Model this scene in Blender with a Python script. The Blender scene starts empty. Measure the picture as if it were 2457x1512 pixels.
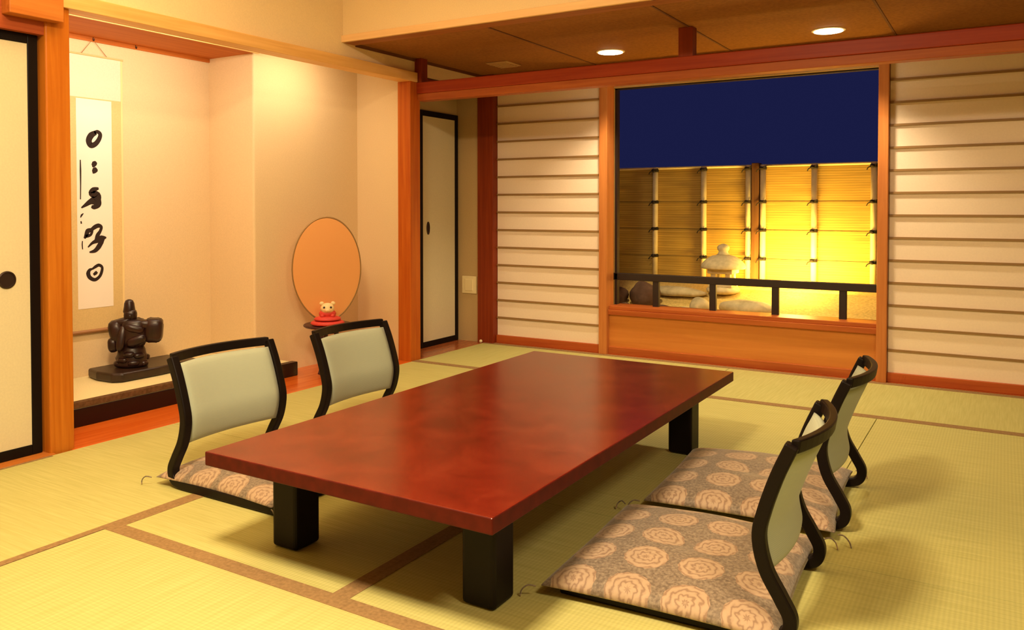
import bpy, bmesh, math, random
from mathutils import Vector, Matrix
random.seed(7)
PI = math.pi
sc = bpy.context.scene
COL = sc.collection

# ------------------------------------------------------------------ materials
def new_mat(name):
    m = bpy.data.materials.new(name); m.use_nodes = True
    nt = m.node_tree
    b = nt.nodes['Principled BSDF']
    return m, nt, b
def N(nt, t, **kw):
    n = nt.nodes.new(t)
    for k, v in kw.items():
        if k.startswith('i_'):
            key = k[2:]
            n.inputs[int(key) if key.isdigit() else key].default_value = v
        else: setattr(n, k, v)
    return n
def L(nt, a, b): nt.links.new(a, b)
def rgb(c): return (c[0], c[1], c[2], 1)
def coords(nt, scale=(1,1,1), rot=(0,0,0)):
    tc = N(nt, 'ShaderNodeTexCoord'); mp = N(nt, 'ShaderNodeMapping')
    mp.inputs['Scale'].default_value = scale; mp.inputs['Rotation'].default_value = rot
    L(nt, tc.outputs['Object'], mp.inputs['Vector'])
    return mp.outputs['Vector']
def ramp(nt, fac, stops):
    r = N(nt, 'ShaderNodeValToRGB')
    e = r.color_ramp.elements
    e[0].position, e[0].color = stops[0][0], rgb(stops[0][1])
    e[1].position, e[1].color = stops[-1][0], rgb(stops[-1][1])
    for p, c in stops[1:-1]:
        x = e.new(p); x.color = rgb(c)
    L(nt, fac, r.inputs['Fac'])
    return r.outputs['Color']
def bump(nt, b, h, strength=.2, dist=.002):
    bp = N(nt, 'ShaderNodeBump'); bp.inputs['Strength'].default_value = strength; bp.inputs['Distance'].default_value = dist
    L(nt, h, bp.inputs['Height']); L(nt, bp.outputs['Normal'], b.inputs['Normal'])
def plain(name, c, rough=.5, metal=0, spec=.5, noise=0, nscale=40, coat=0):
    m, nt, b = new_mat(name)
    b.inputs['Base Color'].default_value = rgb(c); b.inputs['Roughness'].default_value = rough
    b.inputs['Metallic'].default_value = metal; b.inputs['Specular IOR Level'].default_value = spec
    b.inputs['Coat Weight'].default_value = coat; b.inputs['Coat Roughness'].default_value = .1
    if noise:
        v = coords(nt)
        n = N(nt, 'ShaderNodeTexNoise'); n.inputs['Scale'].default_value = nscale; n.inputs['Detail'].default_value = 5
        L(nt, v, n.inputs['Vector'])
        col = ramp(nt, n.outputs['Fac'], [(.3, [x*(1-noise) for x in c]), (.7, [min(1, x*(1+noise)) for x in c])])
        L(nt, col, b.inputs['Base Color'])
        bump(nt, b, n.outputs['Fac'], .15, .001)
    return m
def wood(name, c1, c2, axis='z', rough=.45, scale=1.0, coat=0, spec=.22):
    m, nt, b = new_mat(name)
    k = {'x': (1.2, 26, 26), 'y': (26, 1.2, 26), 'z': (26, 26, 1.2)}[axis]
    v = coords(nt, tuple(x*scale for x in k))
    n = N(nt, 'ShaderNodeTexNoise'); n.inputs['Scale'].default_value = 1.6; n.inputs['Detail'].default_value = 7; n.inputs['Distortion'].default_value = .6
    L(nt, v, n.inputs['Vector'])
    col = ramp(nt, n.outputs['Fac'], [(.32, c1), (.5, [(a+b_)/2 for a, b_ in zip(c1, c2)]), (.7, c2)])
    L(nt, col, b.inputs['Base Color'])
    b.inputs['Roughness'].default_value = rough; b.inputs['Specular IOR Level'].default_value = spec
    b.inputs['Coat Weight'].default_value = coat; b.inputs['Coat Roughness'].default_value = .15
    bump(nt, b, n.outputs['Fac'], .08, .001)
    return m

M = {}
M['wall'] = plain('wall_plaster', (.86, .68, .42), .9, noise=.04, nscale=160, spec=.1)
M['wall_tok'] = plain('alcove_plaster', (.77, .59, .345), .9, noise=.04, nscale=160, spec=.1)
M['wall_unseen'] = plain('darkened_unseen_wall', (.22, .15, .08), .9, spec=.1)  # out-of-view walls, colour darkened to cut bounced fill light
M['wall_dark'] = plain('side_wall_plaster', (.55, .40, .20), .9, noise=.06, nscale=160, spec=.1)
M['pillar'] = wood('pillar_wood', (.46, .125, .008), (.60, .20, .018), 'z', .42)
M['pillar_far'] = wood('far_pillar_wood', (.44, .085, .006), (.56, .14, .012), 'z', .42)
M['beam_red'] = wood('beam_wood', (.29, .030, .006), (.38, .050, .010), 'x', .4)
M['rail_y'] = wood('rail_wood', (.76, .42, .13), (.88, .54, .2), 'y', .45)
M['rail_y_red'] = wood('rail_wood_red', (.46, .14, .022), (.58, .20, .038), 'y', .45)
M['post_dark'] = wood('corner_post_wood', (.20, .026, .006), (.28, .044, .010), 'z', .45)
M['post'] = wood('window_post_wood', (.48, .16, .04), (.60, .23, .06), 'z', .45)
M['rail_x'] = wood('window_rail_wood', (.36, .080, .016), (.46, .125, .026), 'x', .42)
M['panel_x'] = wood('window_panel_wood', (.54, .19, .035), (.64, .25, .05), 'x', .5, .6)
M['shoji_base'] = wood('shoji_base_wood', (.40, .075, .015), (.50, .115, .024), 'x', .45)
M['rung'] = plain('rung_wood', (.30, .17, .06), .6)
M['paper'] = plain('shoji_paper', (.90, .76, .62), .9, noise=.02, nscale=90, spec=.1)
M['fusuma'] = plain('fusuma_paper', (.70, .63, .43), .85, noise=.03, nscale=120, spec=.1)
M['lacquer'] = plain('black_lacquer', (.007, .004, .0035), .45, spec=.16)
M['pull'] = plain('door_pull_metal', (.05, .03, .025), .4, metal=.6)
M['jamb'] = wood('door_jamb_wood', (.36, .07, .02), (.46, .11, .03), 'y', .5)
M['tok_ceiling'] = wood('alcove_ceiling_wood', (.50, .13, .016), (.60, .18, .026), 'y', .6)
M['board'] = wood('floor_board_wood', (.60, .10, .008), (.75, .165, .02), 'y', .2, coat=.2, spec=.5)
M['board_dark'] = wood('sill_board_wood', (.30, .07, .02), (.42, .12, .035), 'y', .25, coat=.2)
M['ceiling'] = plain('ceiling_plywood', (.31, .13, .034), .7, noise=.16, nscale=55, spec=.15)
M['ceil_trim'] = wood('ceiling_trim_wood', (.30, .10, .03), (.40, .15, .045), 'x', .5)
M['joint'] = plain('ceiling_joint', (.16, .055, .015), .7)
M['fascia'] = wood('fascia_wood', (.86, .56, .28), (.92, .64, .34), 'x', .5)
M['goza'] = plain('goza_straw', (.78, .68, .38), .8, noise=.06, nscale=140, spec=.15)
M['heri'] = plain('tatami_border_cloth', (.29, .18, .08), .85, noise=.18, nscale=90, spec=.1)
M['heri_dark'] = plain('dark_border_cloth', (.13, .07, .03), .85, noise=.3, nscale=60, spec=.1)
M['white'] = plain('cream_plastic', (.85, .72, .42), .5)
M['vent'] = plain('vent_metal', (.58, .38, .18), .5)
M['raised'] = plain('upper_ceiling', (.85, .74, .52), .9, spec=.1)

def tatami(name, along):
    m, nt, b = new_mat(name)
    v = coords(nt)
    w = N(nt, 'ShaderNodeTexWave', bands_direction='X' if along == 'y' else 'Y'); w.inputs['Scale'].default_value = 26; w.inputs['Distortion'].default_value = .3
    L(nt, v, w.inputs['Vector'])
    vs = coords(nt, (1.5, 40, 1) if along == 'y' else (40, 1.5, 1))
    n = N(nt, 'ShaderNodeTexNoise'); n.inputs['Scale'].default_value = 3; n.inputs['Detail'].default_value = 6
    L(nt, vs, n.inputs['Vector'])
    col = ramp(nt, n.outputs['Fac'], [(.3, (.47, .45, .15)), (.7, (.57, .54, .205))])
    mx = N(nt, 'ShaderNodeMixRGB', blend_type='MULTIPLY'); mx.inputs['Fac'].default_value = .10
    L(nt, col, mx.inputs['Color1']); L(nt, w.outputs['Color'], mx.inputs['Color2'])
    L(nt, mx.outputs['Color'], b.inputs['Base Color'])
    b.inputs['Roughness'].default_value = .65; b.inputs['Specular IOR Level'].default_value = .25
    bump(nt, b, w.outputs['Fac'], .12, .001)
    return m
M['tatami_y'] = tatami('tatami_rush_long', 'y')
M['tatami_x'] = tatami('tatami_rush_cross', 'x')

def table_mat():
    m, nt, b = new_mat('burl_lacquer')
    v = coords(nt, (1, 1, 1))
    n = N(nt, 'ShaderNodeTexNoise'); n.inputs['Scale'].default_value = 7; n.inputs['Detail'].default_value = 9; n.inputs['Roughness'].default_value = .6; n.inputs['Distortion'].default_value = .5
    L(nt, v, n.inputs['Vector'])
    col = ramp(nt, n.outputs['Fac'], [(.3, (.098, .007, .003)), (.5, (.140, .011, .0045)), (.72, (.185, .020, .008))])
    L(nt, col, b.inputs['Base Color'])
    b.inputs['Roughness'].default_value = .24; b.inputs['Specular IOR Level'].default_value = .4
    b.inputs['Coat Weight'].default_value = .15; b.inputs['Coat Roughness'].default_value = .16
    return m
M['table'] = table_mat()
M['table_edge'] = plain('table_edge_lacquer', (.085, .007, .004), .5, noise=.2, nscale=30, spec=.15)

def fabric(name, c, rough=.85):
    m, nt, b = new_mat(name)
    v = coords(nt)
    w = N(nt, 'ShaderNodeTexWave', bands_direction='Z'); w.inputs['Scale'].default_value = 70; w.inputs['Distortion'].default_value = 1
    L(nt, v, w.inputs['Vector'])
    col = ramp(nt, w.outputs['Fac'], [(.2, [x*.93 for x in c]), (.8, c)])
    L(nt, col, b.inputs['Base Color'])
    b.inputs['Roughness'].default_value = rough; b.inputs['Specular IOR Level'].default_value = .2
    b.inputs['Sheen Weight'].default_value = .15
    bump(nt, b, w.outputs['Fac'], .15, .0008)
    return m
M['back_fabric'] = fabric('backrest_cloth', (.41, .46, .36))

def zabuton_mat():
    m, nt, b = new_mat('medallion_brocade')
    P = .152
    tc = N(nt, 'ShaderNodeTexCoord')
    sx = N(nt, 'ShaderNodeSeparateXYZ'); L(nt, tc.outputs['Object'], sx.inputs[0])
    def mth(op, a, bv=None):
        n = N(nt, 'ShaderNodeMath', operation=op)
        for i, q in enumerate((a, bv)):
            if q is None: continue
            if isinstance(q, (int, float)): n.inputs[i].default_value = q
            else: L(nt, q, n.inputs[i])
        return n.outputs[0]
    fx = mth('SUBTRACT', mth('FRACT', mth('ADD', mth('DIVIDE', sx.outputs[0], P), 10.0)), .5)
    fy = mth('SUBTRACT', mth('FRACT', mth('ADD', mth('DIVIDE', sx.outputs[1], P), 10.5)), .5)
    r = mth('SQRT', mth('ADD', mth('MULTIPLY', fx, fx), mth('MULTIPLY', fy, fy)))
    ang = mth('ARCTAN2', fy, fx)
    # scalloped rim and petal rings inside each medallion
    rim = mth('ADD', mth('MULTIPLY', mth('SINE', mth('MULTIPLY', ang, 14.0)), .008), .40)
    inside = mth('LESS_THAN', r, rim)
    nz = N(nt, 'ShaderNodeTexNoise'); nz.inputs['Scale'].default_value = 55; nz.inputs['Detail'].default_value = 4
    L(nt, tc.outputs['Object'], nz.inputs['Vector'])
    rings = mth('SINE', mth('ADD', mth('ADD', mth('MULTIPLY', r, 52.0), mth('MULTIPLY', mth('SINE', mth('ADD', mth('MULTIPLY', ang, 8.0), mth('MULTIPLY', r, 30.0))), .9)), mth('MULTIPLY', nz.outputs['Fac'], 7.0)))
    ringm = ramp(nt, mth('ADD', mth('MULTIPLY', rings, .5), .5), [(.05, (.29, .185, .12)), (.30, (.41, .285, .19)), (.9, (.46, .33, .22))])
    nz2 = N(nt, 'ShaderNodeTexNoise'); nz2.inputs['Scale'].default_value = 120; nz2.inputs['Detail'].default_value = 3
    L(nt, tc.outputs['Object'], nz2.inputs['Vector'])
    ground = ramp(nt, nz2.outputs['Fac'], [(.35, (.15, .11, .08)), (.55, (.24, .185, .135)), (.75, (.33, .265, .19))])
    mx = N(nt, 'ShaderNodeMixRGB'); L(nt, inside, mx.inputs['Fac']); L(nt, ground, mx.inputs['Color1']); L(nt, ringm, mx.inputs['Color2'])
    L(nt, mx.outputs['Color'], b.inputs['Base Color'])
    b.inputs['Roughness'].default_value = .6; b.inputs['Specular IOR Level'].default_value = .3
    b.inputs['Sheen Weight'].default_value = .3
    bump(nt, b, nz.outputs['Fac'], .2, .001)
    return m
M['zabuton'] = zabuton_mat()

M['scroll_cloth'] = plain('scroll_brocade', (.70, .52, .24), .85, noise=.05, nscale=120, spec=.1)
M['scroll_top'] = plain('scroll_upper_cloth', (.80, .70, .53), .85, noise=.04, nscale=120, spec=.1)
M['scroll_strip'] = plain('scroll_strip', (.85, .66, .33), .85, spec=.1)
M['scroll_paper'] = plain('scroll_paper', (.90, .82, .72), .9, spec=.1)
M['ink'] = plain('ink', (.03, .018, .014), .8, spec=.2)
M['roller'] = plain('roller_wood', (.34, .16, .06), .4)
M['statue'] = plain('dark_carved_wood', (.022, .0065, .005), .34, noise=.5, nscale=16, spec=.5)
M['slab'] = plain('dark_slab_wood', (.026, .012, .007), .35, noise=.3, nscale=20)
M['gamachi'] = plain('dark_red_lacquer', (.016, .003, .003), .3, spec=.3)
M['oval'] = plain('bronze_orange_disc', (.88, .42, .14), .36, metal=.35)
M['oval_rim'] = plain('oval_rim', (.32, .19, .07), .4, metal=.4)
M['stand'] = plain('stand_lacquer', (.05, .012, .014), .3)
M['red_cushion'] = plain('red_silk', (.62, .045, .03), .55)
M['cream'] = plain('cream_ceramic', (.82, .62, .32), .4)
M['dark_spot'] = plain('dark_paint', (.03, .015, .01), .5)
M['bamboo'] = plain('bamboo_pole_skin', (.88, .72, .42), .45, noise=.08, nscale=20)
M['tie'] = plain('black_palm_rope', (.02, .012, .008), .8)
M['fence_post'] = wood('fence_post_wood', (.13, .055, .02), (.20, .09, .035), 'z', .6)
M['iron'] = plain('dark_rail_iron', (.016, .006, .004), .5)
M['stone'] = plain('lantern_stone', (.62, .52, .32), .85, noise=.14, nscale=30, spec=.15)
M['rock'] = plain('rock_stone', (.52, .42, .24), .9, noise=.25, nscale=14, spec=.15)
M['rock_dark'] = plain('dark_rock_stone', (.13, .07, .045), .9, noise=.3, nscale=14, spec=.15)
M['gravel'] = plain('garden_gravel', (.66, .46, .15), .95, noise=.2, nscale=60, spec=.1)
def slat_mat():
    m, nt, b = new_mat('bamboo_slats')
    v = coords(nt)
    w = N(nt, 'ShaderNodeTexWave', bands_direction='Z', wave_profile='SAW'); w.inputs['Scale'].default_value = 17; w.inputs['Distortion'].default_value = .5; w.inputs['Detail'].default_value = 1
    L(nt, v, w.inputs['Vector'])
    vs = coords(nt, (1.0, 1, 45))
    n = N(nt, 'ShaderNodeTexNoise'); n.inputs['Scale'].default_value = 2; n.inputs['Detail'].default_value = 4
    L(nt, vs, n.inputs['Vector'])
    col = ramp(nt, n.outputs['Fac'], [(.3, (.50, .30, .055)), (.7, (.72, .46, .10))])
    mx = N(nt, 'ShaderNodeMixRGB', blend_type='MULTIPLY'); mx.inputs['Fac'].default_value = .35
    L(nt, col, mx.inputs['Color1']); L(nt, w.outputs['Color'], mx.inputs['Color2'])
    L(nt, mx.outputs['Color'], b.inputs['Base Color']); b.inputs['Roughness'].default_value = .6
    bump(nt, b, w.outputs['Fac'], .4, .004)
    return m
M['slats'] = slat_mat()
def glass_mat():
    m = bpy.data.materials.new('window_glass'); m.use_nodes = True
    nt = m.node_tree; nt.nodes.clear()
    o = N(nt, 'ShaderNodeOutputMaterial'); mix = N(nt, 'ShaderNodeMixShader'); t = N(nt, 'ShaderNodeBsdfTransparent'); g = N(nt, 'ShaderNodeBsdfGlossy')
    t.inputs['Color'].default_value = (.97, .98, .97, 1); g.inputs['Roughness'].default_value = .02
    mix.inputs['Fac'].default_value = 0.0
    L(nt, t.outputs[0], mix.inputs[1]); L(nt, g.outputs[0], mix.inputs[2]); L(nt, mix.outputs[0], o.inputs[0])
    return m
M['glass'] = glass_mat()
def emit(name, c, s):
    m, nt, b = new_mat(name)
    b.inputs['Base Color'].default_value = rgb(c); b.inputs['Emission Color'].default_value = rgb(c); b.inputs['Emission Strength'].default_value = s
    return m
M['lamp'] = emit('lamp_glow', (1, .86, .55), 16)
M['lamp_rim'] = plain('lamp_rim', (.75, .62, .40), .5)

# ------------------------------------------------------------------ mesh helpers
def BM(): return bmesh.new()
def box(bm, x0, x1, y0, y1, z0, z1, mat=None):
    vs = [bm.verts.new(p) for p in ((x0,y0,z0),(x1,y0,z0),(x1,y1,z0),(x0,y1,z0),(x0,y0,z1),(x1,y0,z1),(x1,y1,z1),(x0,y1,z1))]
    if mat is not None:
        for v in vs: v.co = mat @ v.co
    for f in ((0,3,2,1),(4,5,6,7),(0,1,5,4),(1,2,6,5),(2,3,7,6),(3,0,4,7)):
        bm.faces.new([vs[i] for i in f])
    return bm
def prism(bm, pts, z0, z1):
    a = [bm.verts.new((x, y, z0)) for x, y in pts]; b = [bm.verts.new((x, y, z1)) for x, y in pts]
    n = len(pts)
    bm.faces.new(a[::-1]); bm.faces.new(b)
    for i in range(n): bm.faces.new((a[i], a[(i+1) % n], b[(i+1) % n], b[i]))
    return bm
def lathe(bm, prof, n=32, center=(0,0,0), squash=(1,1)):
    rings = []
    for r, z in prof:
        rings.append([bm.verts.new((center[0]+r*squash[0]*math.cos(2*PI*i/n), center[1]+r*squash[1]*math.sin(2*PI*i/n), center[2]+z)) for i in range(n)])
    for a, b in zip(rings, rings[1:]):
        for i in range(n): bm.faces.new((a[i], a[(i+1) % n], b[(i+1) % n], b[i]))
    bm.faces.new(rings[0][::-1]); bm.faces.new(rings[-1])
    return bm
def tube(bm, pts, r, n=10):
    pts = [Vector(p) for p in pts]
    rr = r if isinstance(r, (list, tuple)) else [r]*len(pts)
    rings = []; up = None
    for i, p in enumerate(pts):
        t = (pts[min(i+1, len(pts)-1)] - pts[max(i-1, 0)]).normalized()
        if up is None:
            up = Vector((0,0,1)) if abs(t.z) < .9 else Vector((1,0,0))
        s = t.cross(up).normalized(); up = s.cross(t).normalized()
        rings.append([bm.verts.new(p + (s*math.cos(2*PI*k/n) + up*math.sin(2*PI*k/n))*rr[i]) for k in range(n)])
    for a, b in zip(rings, rings[1:]):
        for k in range(n): bm.faces.new((a[k], a[(k+1) % n], b[(k+1) % n], b[k]))
    bm.faces.new(rings[0][::-1]); bm.faces.new(rings[-1])
    return bm
def ellipsoid(bm, c, r, rot=None, seg=20, rings=12, jitter=0):
    mt = Matrix.Translation(c)
    if rot: mt = mt @ Matrix.Rotation(rot[2], 4, 'Z') @ Matrix.Rotation(rot[1], 4, 'Y') @ Matrix.Rotation(rot[0], 4, 'X')
    mt = mt @ Matrix.Diagonal((r[0], r[1], r[2], 1))
    g = bmesh.ops.create_uvsphere(bm, u_segments=seg, v_segments=rings, radius=1, matrix=mt)
    if jitter:
        for v in g['verts']:
            d = v.co - Vector(c)
            v.co = Vector(c) + d*(1 + jitter*math.sin(v.co.x*31+v.co.y*17)*math.cos(v.co.z*29+v.co.y*23))
    return bm
def catmull(pts, k=6):
    P = [Vector(p) for p in pts]; out = []
    for i in range(len(P)-1):
        a, b, c, d = P[max(i-1,0)], P[i], P[i+1], P[min(i+2, len(P)-1)]
        for j in range(k):
            t = j/k
            out.append(.5*((2*b) + (c-a)*t + (2*a-5*b+4*c-d)*t*t + (3*b-a-3*c+d)*t**3))
    out.append(P[-1]); return out
def sweep_xz(bm, path, y0, y1, t):
    """rectangular strip following (x, z) points, width y0..y1, thickness t"""
    rings = []
    n = len(path)
    for i, (x, z) in enumerate(path):
        a = path[max(i-1, 0)]; b = path[min(i+1, n-1)]
        dx, dz = b[0]-a[0], b[1]-a[1]; l = math.hypot(dx, dz); nx, nz = -dz/l, dx/l
        rings.append([bm.verts.new(p) for p in ((x+nx*t/2, y0, z+nz*t/2), (x+nx*t/2, y1, z+nz*t/2), (x-nx*t/2, y1, z-nz*t/2), (x-nx*t/2, y0, z-nz*t/2))])
    for a, b in zip(rings, rings[1:]):
        for k in range(4): bm.faces.new((a[k], a[(k+1) % 4], b[(k+1) % 4], b[k]))
    bm.faces.new(rings[0][::-1]); bm.faces.new(rings[-1])
    return bm
def obj(name, bm, mat, parent=None, bevel=0, smooth=False, loc=None, subsurf=0, seg=2):
    bmesh.ops.recalc_face_normals(bm, faces=bm.faces)
    me = bpy.data.meshes.new(name); bm.to_mesh(me); bm.free()
    o = bpy.data.objects.new(name, me); COL.objects.link(o)
    me.materials.append(M[mat] if isinstance(mat, str) else mat)
    if parent: o.parent = parent
    if loc: o.location = loc
    if smooth:
        for p in me.polygons: p.use_smooth = True
    if bevel:
        md = o.modifiers.new('bevel', 'BEVEL'); md.width = bevel; md.segments = seg; md.limit_method = 'ANGLE'; md.angle_limit = math.radians(40)
    if subsurf:
        md = o.modifiers.new('sub', 'SUBSURF'); md.levels = subsurf; md.render_levels = subsurf
    return o
def struct(name, bm, mat, bevel=0, parent=None, **kw):
    o = obj(name, bm, mat, parent, bevel, **kw)
    if not parent: o['kind'] = 'structure'
    return o
def tag(o, label, cat, group=None):
    o['label'] = label; o['category'] = cat
    if group: o['group'] = group
    return o
def thing(name, label, cat, loc=(0,0,0), rz=0, group=None):
    o = bpy.data.objects.new(name, None); COL.objects.link(o)
    o.location = loc; o.rotation_euler = (0, 0, rz); o.empty_display_size = .1
    return tag(o, label, cat, group)
def copy_tree(o, parent=None):
    c = o.copy(); COL.objects.link(c)
    if parent: c.parent = parent
    for ch in list(o.children): copy_tree(ch, c)
    return c

# ------------------------------------------------------------------ key planes (metres, camera over the origin)
XA = -3.45      # plane of the alcove wall and its pillars
YB = 5.33       # plane of the window wall
YBEAM = 4.45    # front of the cross beam
ZC = 2.06       # low ceiling
XW, XT, YC = -3.93, -4.335, 3.466   # recessed wall, alcove back wall, alcove inner corner

# ------------------------------------------------------------------ shell
bm = BM(); box(bm, -4.6, 2.6, -1.6, 5.5, -.12, -.055); struct('floor', bm, 'goza')
bm = BM(); box(bm, -3.6, 2.6, 3.85, 5.6, ZC, ZC+.04); struct('ceiling', bm, 'ceiling')
bm = BM()
for x in (-2.5, -1.53, -.56, .41): box(bm, x-.006, x+.006, 3.85, 5.4, ZC-.004, ZC+.002)
struct('trim_1', bm, 'joint')                                    # joints between the plywood sheets
bm = BM(); box(bm, -3.47, 2.6, 3.75, 3.86, ZC-.012, ZC+.03); struct('trim_2', bm, 'ceil_trim', .003)
bm = BM(); box(bm, -3.47, 2.6, 3.735, 3.76, ZC-.012, ZC+.03); struct('trim_3', bm, 'fascia', .003)
bm = BM(); box(bm, -3.5, 2.6, 3.75, 3.85, ZC+.025, 2.75); struct('wall_ceiling_step', bm, 'wall')
bm = BM(); box(bm, -3.6, 2.6, -1.6, 3.8, 2.68, 2.75); struct('ceiling.001', bm, 'raised')
# left wall: upper part over the rail, whole room length
bm = BM(); box(bm, -3.56, -3.46, -1.6, 5.45, 1.95, 2.75); struct('wall_left', bm, 'wall')
bm = BM(); box(bm, -3.58, -3.48, -1.6, 1.0, -.05, 1.96); struct('wall_left.001', bm, 'wall')
bm = BM(); box(bm, 2.5, 2.6, -1.6, 5.45, -.05, 2.75); struct('wall_right', bm, 'wall_unseen')
bm = BM(); box(bm, -3.6, 2.6, -1.7, -1.6, -.05, 2.75); struct('wall_front', bm, 'wall_unseen')
# rail (nageshi) over the alcove and recessed wall
bm = BM(); box(bm, -3.535, -3.432, 1.99, 4.452, 1.897, 1.962); struct('trim_4', bm, 'rail_y', .003)
# rail over the sliding door
bm = BM(); box(bm, -3.535, -3.40, 1.77, 1.99, 1.825, 1.94); struct('trim_5', bm, 'rail_y_red', .003)
bm = BM(); box(bm, -3.56, -3.46, .6, 1.94, 1.77, 1.96); struct('trim_6', bm, 'jamb')     # head of the sliding door
bm = BM(); box(bm, -3.56, -3.432, .6, 1.95, -.05, .004); struct('trim_7', bm, 'rail_y_red', .002)   # door sill
# pillars
bm = BM(); box(bm, -3.555, -3.45, 1.938, 2.043, -.05, 2.0); struct('trim_8', bm, 'pillar', .006)
bm = BM(); box(bm, -3.55, -3.44, 4.38, 4.49, -.05, 1.9); struct('trim_9', bm, 'pillar_far', .006)
# cross beam in two tiers with two short struts to the ceiling
bm = BM(); box(bm, -3.445, 2.5, YBEAM, YBEAM+.1, 1.82, 1.895); struct('trim_10', bm, 'beam_red', .004)
bm = BM(); box(bm, -3.443, 2.5, YBEAM+.012, YBEAM+.09, 1.772, 1.822); struct('trim_11', bm, 'rail_x', .003)
for i, x in enumerate((-3.445, -1.547)):
    bm = BM(); box(bm, x-.042, x+.042, YBEAM+.005, YBEAM+.075, 1.89, ZC); struct('trim_%d' % (12+i), bm, 'post_dark', .003)
# join of ceiling and left wall, rail over the side door
bm = BM(); box(bm, -3.47, -3.452, 3.86, 5.3, ZC-.02, ZC+.002); struct('trim_14', bm, 'joint')
bm = BM(); box(bm, -3.50, -3.452, 4.56, 5.3, 1.90, 1.94); struct('trim_15', bm, 'post_dark')

# alcove (tokonoma)
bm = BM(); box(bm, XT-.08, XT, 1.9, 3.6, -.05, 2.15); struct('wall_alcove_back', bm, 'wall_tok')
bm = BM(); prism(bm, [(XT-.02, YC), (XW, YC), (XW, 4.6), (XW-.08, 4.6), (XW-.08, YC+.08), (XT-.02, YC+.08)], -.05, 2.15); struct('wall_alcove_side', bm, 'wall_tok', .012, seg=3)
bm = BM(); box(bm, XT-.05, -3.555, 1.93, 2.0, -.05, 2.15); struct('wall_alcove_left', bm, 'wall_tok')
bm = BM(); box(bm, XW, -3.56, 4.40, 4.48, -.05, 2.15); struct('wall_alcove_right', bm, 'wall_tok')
bm = BM(); box(bm, XT, -3.88, 2.0, YC, 1.985, 2.02); struct('ceiling.002', bm, 'tok_ceiling')
bm = BM(); box(bm, -3.885, -3.868, 2.0, YC, 1.975, 2.03); struct('trim_16', bm, 'rail_y', .002)
bm = BM(); box(bm, XT, XT+.012, 2.0, YC, 1.962, 1.987); struct('trim_17', bm, 'tok_ceiling')
bm = BM(); box(bm, -4.0, -3.54, 1.93, 4.48, 2.14, 2.2); struct('ceiling.003', bm, 'wall_tok')
bm = BM(); box(bm, -4.4, -3.437, 2.03, 4.40, -.055, -.001); struct('floor.001', bm, 'board', .002)      # polished board before the alcove
# alcove platform: dark red front board and straw mat
GX = -3.765
bm = BM(); box(bm, GX-.05, GX, 2.02, 3.66, -.001, .085); struct('trim_18', bm, 'gamachi', .004)
bm = BM(); prism(bm, [(XT, 2.0), (GX-.05, 2.0), (GX-.05, 3.655), (XW, 3.655), (XW, YC), (XT, YC)], -.001, .08); struct('floor.002', bm, 'goza')
al = tag(obj('alcove_mat', prism(BM(), [(XT+.002, 2.01), (GX-.012, 2.01), (GX-.012, YC-.002), (XT+.002, YC-.002)], .0801, .115), 'goza', None, .003), 'pale straw mat raised in the alcove under the dark slab', 'mat')
bm = BM(); box(bm, GX-.046, GX-.0075, 2.012, YC-.001, .088, .1172); obj('border', bm, 'heri_dark', al, .002)

# side passage left of the window wall: floor board, door, return wall, switch
bm = BM(); box(bm, -3.75, -3.435, 4.49, 5.34, -.055, -.001); struct('floor.003', bm, 'board_dark', .002)
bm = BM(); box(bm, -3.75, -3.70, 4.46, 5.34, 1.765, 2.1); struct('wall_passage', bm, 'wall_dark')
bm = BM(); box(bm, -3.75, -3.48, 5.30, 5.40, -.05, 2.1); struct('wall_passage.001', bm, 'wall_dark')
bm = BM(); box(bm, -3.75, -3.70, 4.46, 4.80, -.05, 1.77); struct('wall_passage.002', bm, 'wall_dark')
def fusuma(name, x, y0, y1, z0, z1, fw, pull_y, pull_z, pull_kind):
    bm = BM(); box(bm, x-.02, x-.004, y0+fw*.5, y1-fw*.5, z0+.01, z1-.01)
    d = struct(name, bm, 'fusuma')
    bm = BM(); box(bm, x-.03, x, y0, y0+fw, z0, z1); obj('stile', bm, 'lacquer', d, .003)
    bm = BM(); box(bm, x-.03, x, y1-fw, y1, z0, z1); obj('stile', bm, 'lacquer', d, .003)
    bm = BM(); box(bm, x-.03, x, y0+fw, y1-fw, z1-fw, z1); obj('top_rail', bm, 'lacquer', d, .003)
    bm = BM(); box(bm, x-.03, x, y0+fw, y1-fw, z0, z0+fw); obj('bottom_rail', bm, 'lacquer', d, .003)
    bm = BM()
    if pull_kind == 'round':
        lathe(bm, [(.036, 0), (.036, .004), (.031, .006), (.029, .002), (.004, .0015)], 32)
    else:
        lathe(bm, [(.022, 0), (.022, .006), (.016, .008), (.014, .003), (.003, .002)], 24, squash=(2.2, .8))
    bmesh.ops.rotate(bm, verts=bm.verts, cent=(0,0,0), matrix=Matrix.Rotation(PI/2, 3, 'Y'))
    bmesh.ops.translate(bm, verts=bm.verts, vec=(x-.004, pull_y, pull_z))
    obj('handle', bm, 'pull', d, smooth=False)
    return d
fusuma('door_1', -3.495, 1.00, 1.930, .006, 1.772, .042, 1.795, .75, 'round')
fusuma('door_2', -3.685, 4.80, 5.295, .0, 1.765, .042, 4.905, .89, 'oval')
sw = thing('wall_outlet', 'small cream outlet plate on the narrow wall by the side door', 'outlet', (-3.578, 5.30, .44))
bm = BM(); box(bm, -.068, .068, -.012, 0, -.068, .068); obj('plate', bm, 'white', sw, .004)
bm = BM(); box(bm, -.035, .035, -.017, -.011, -.045, .045); obj('socket', bm, 'white', sw, .002)

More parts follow.
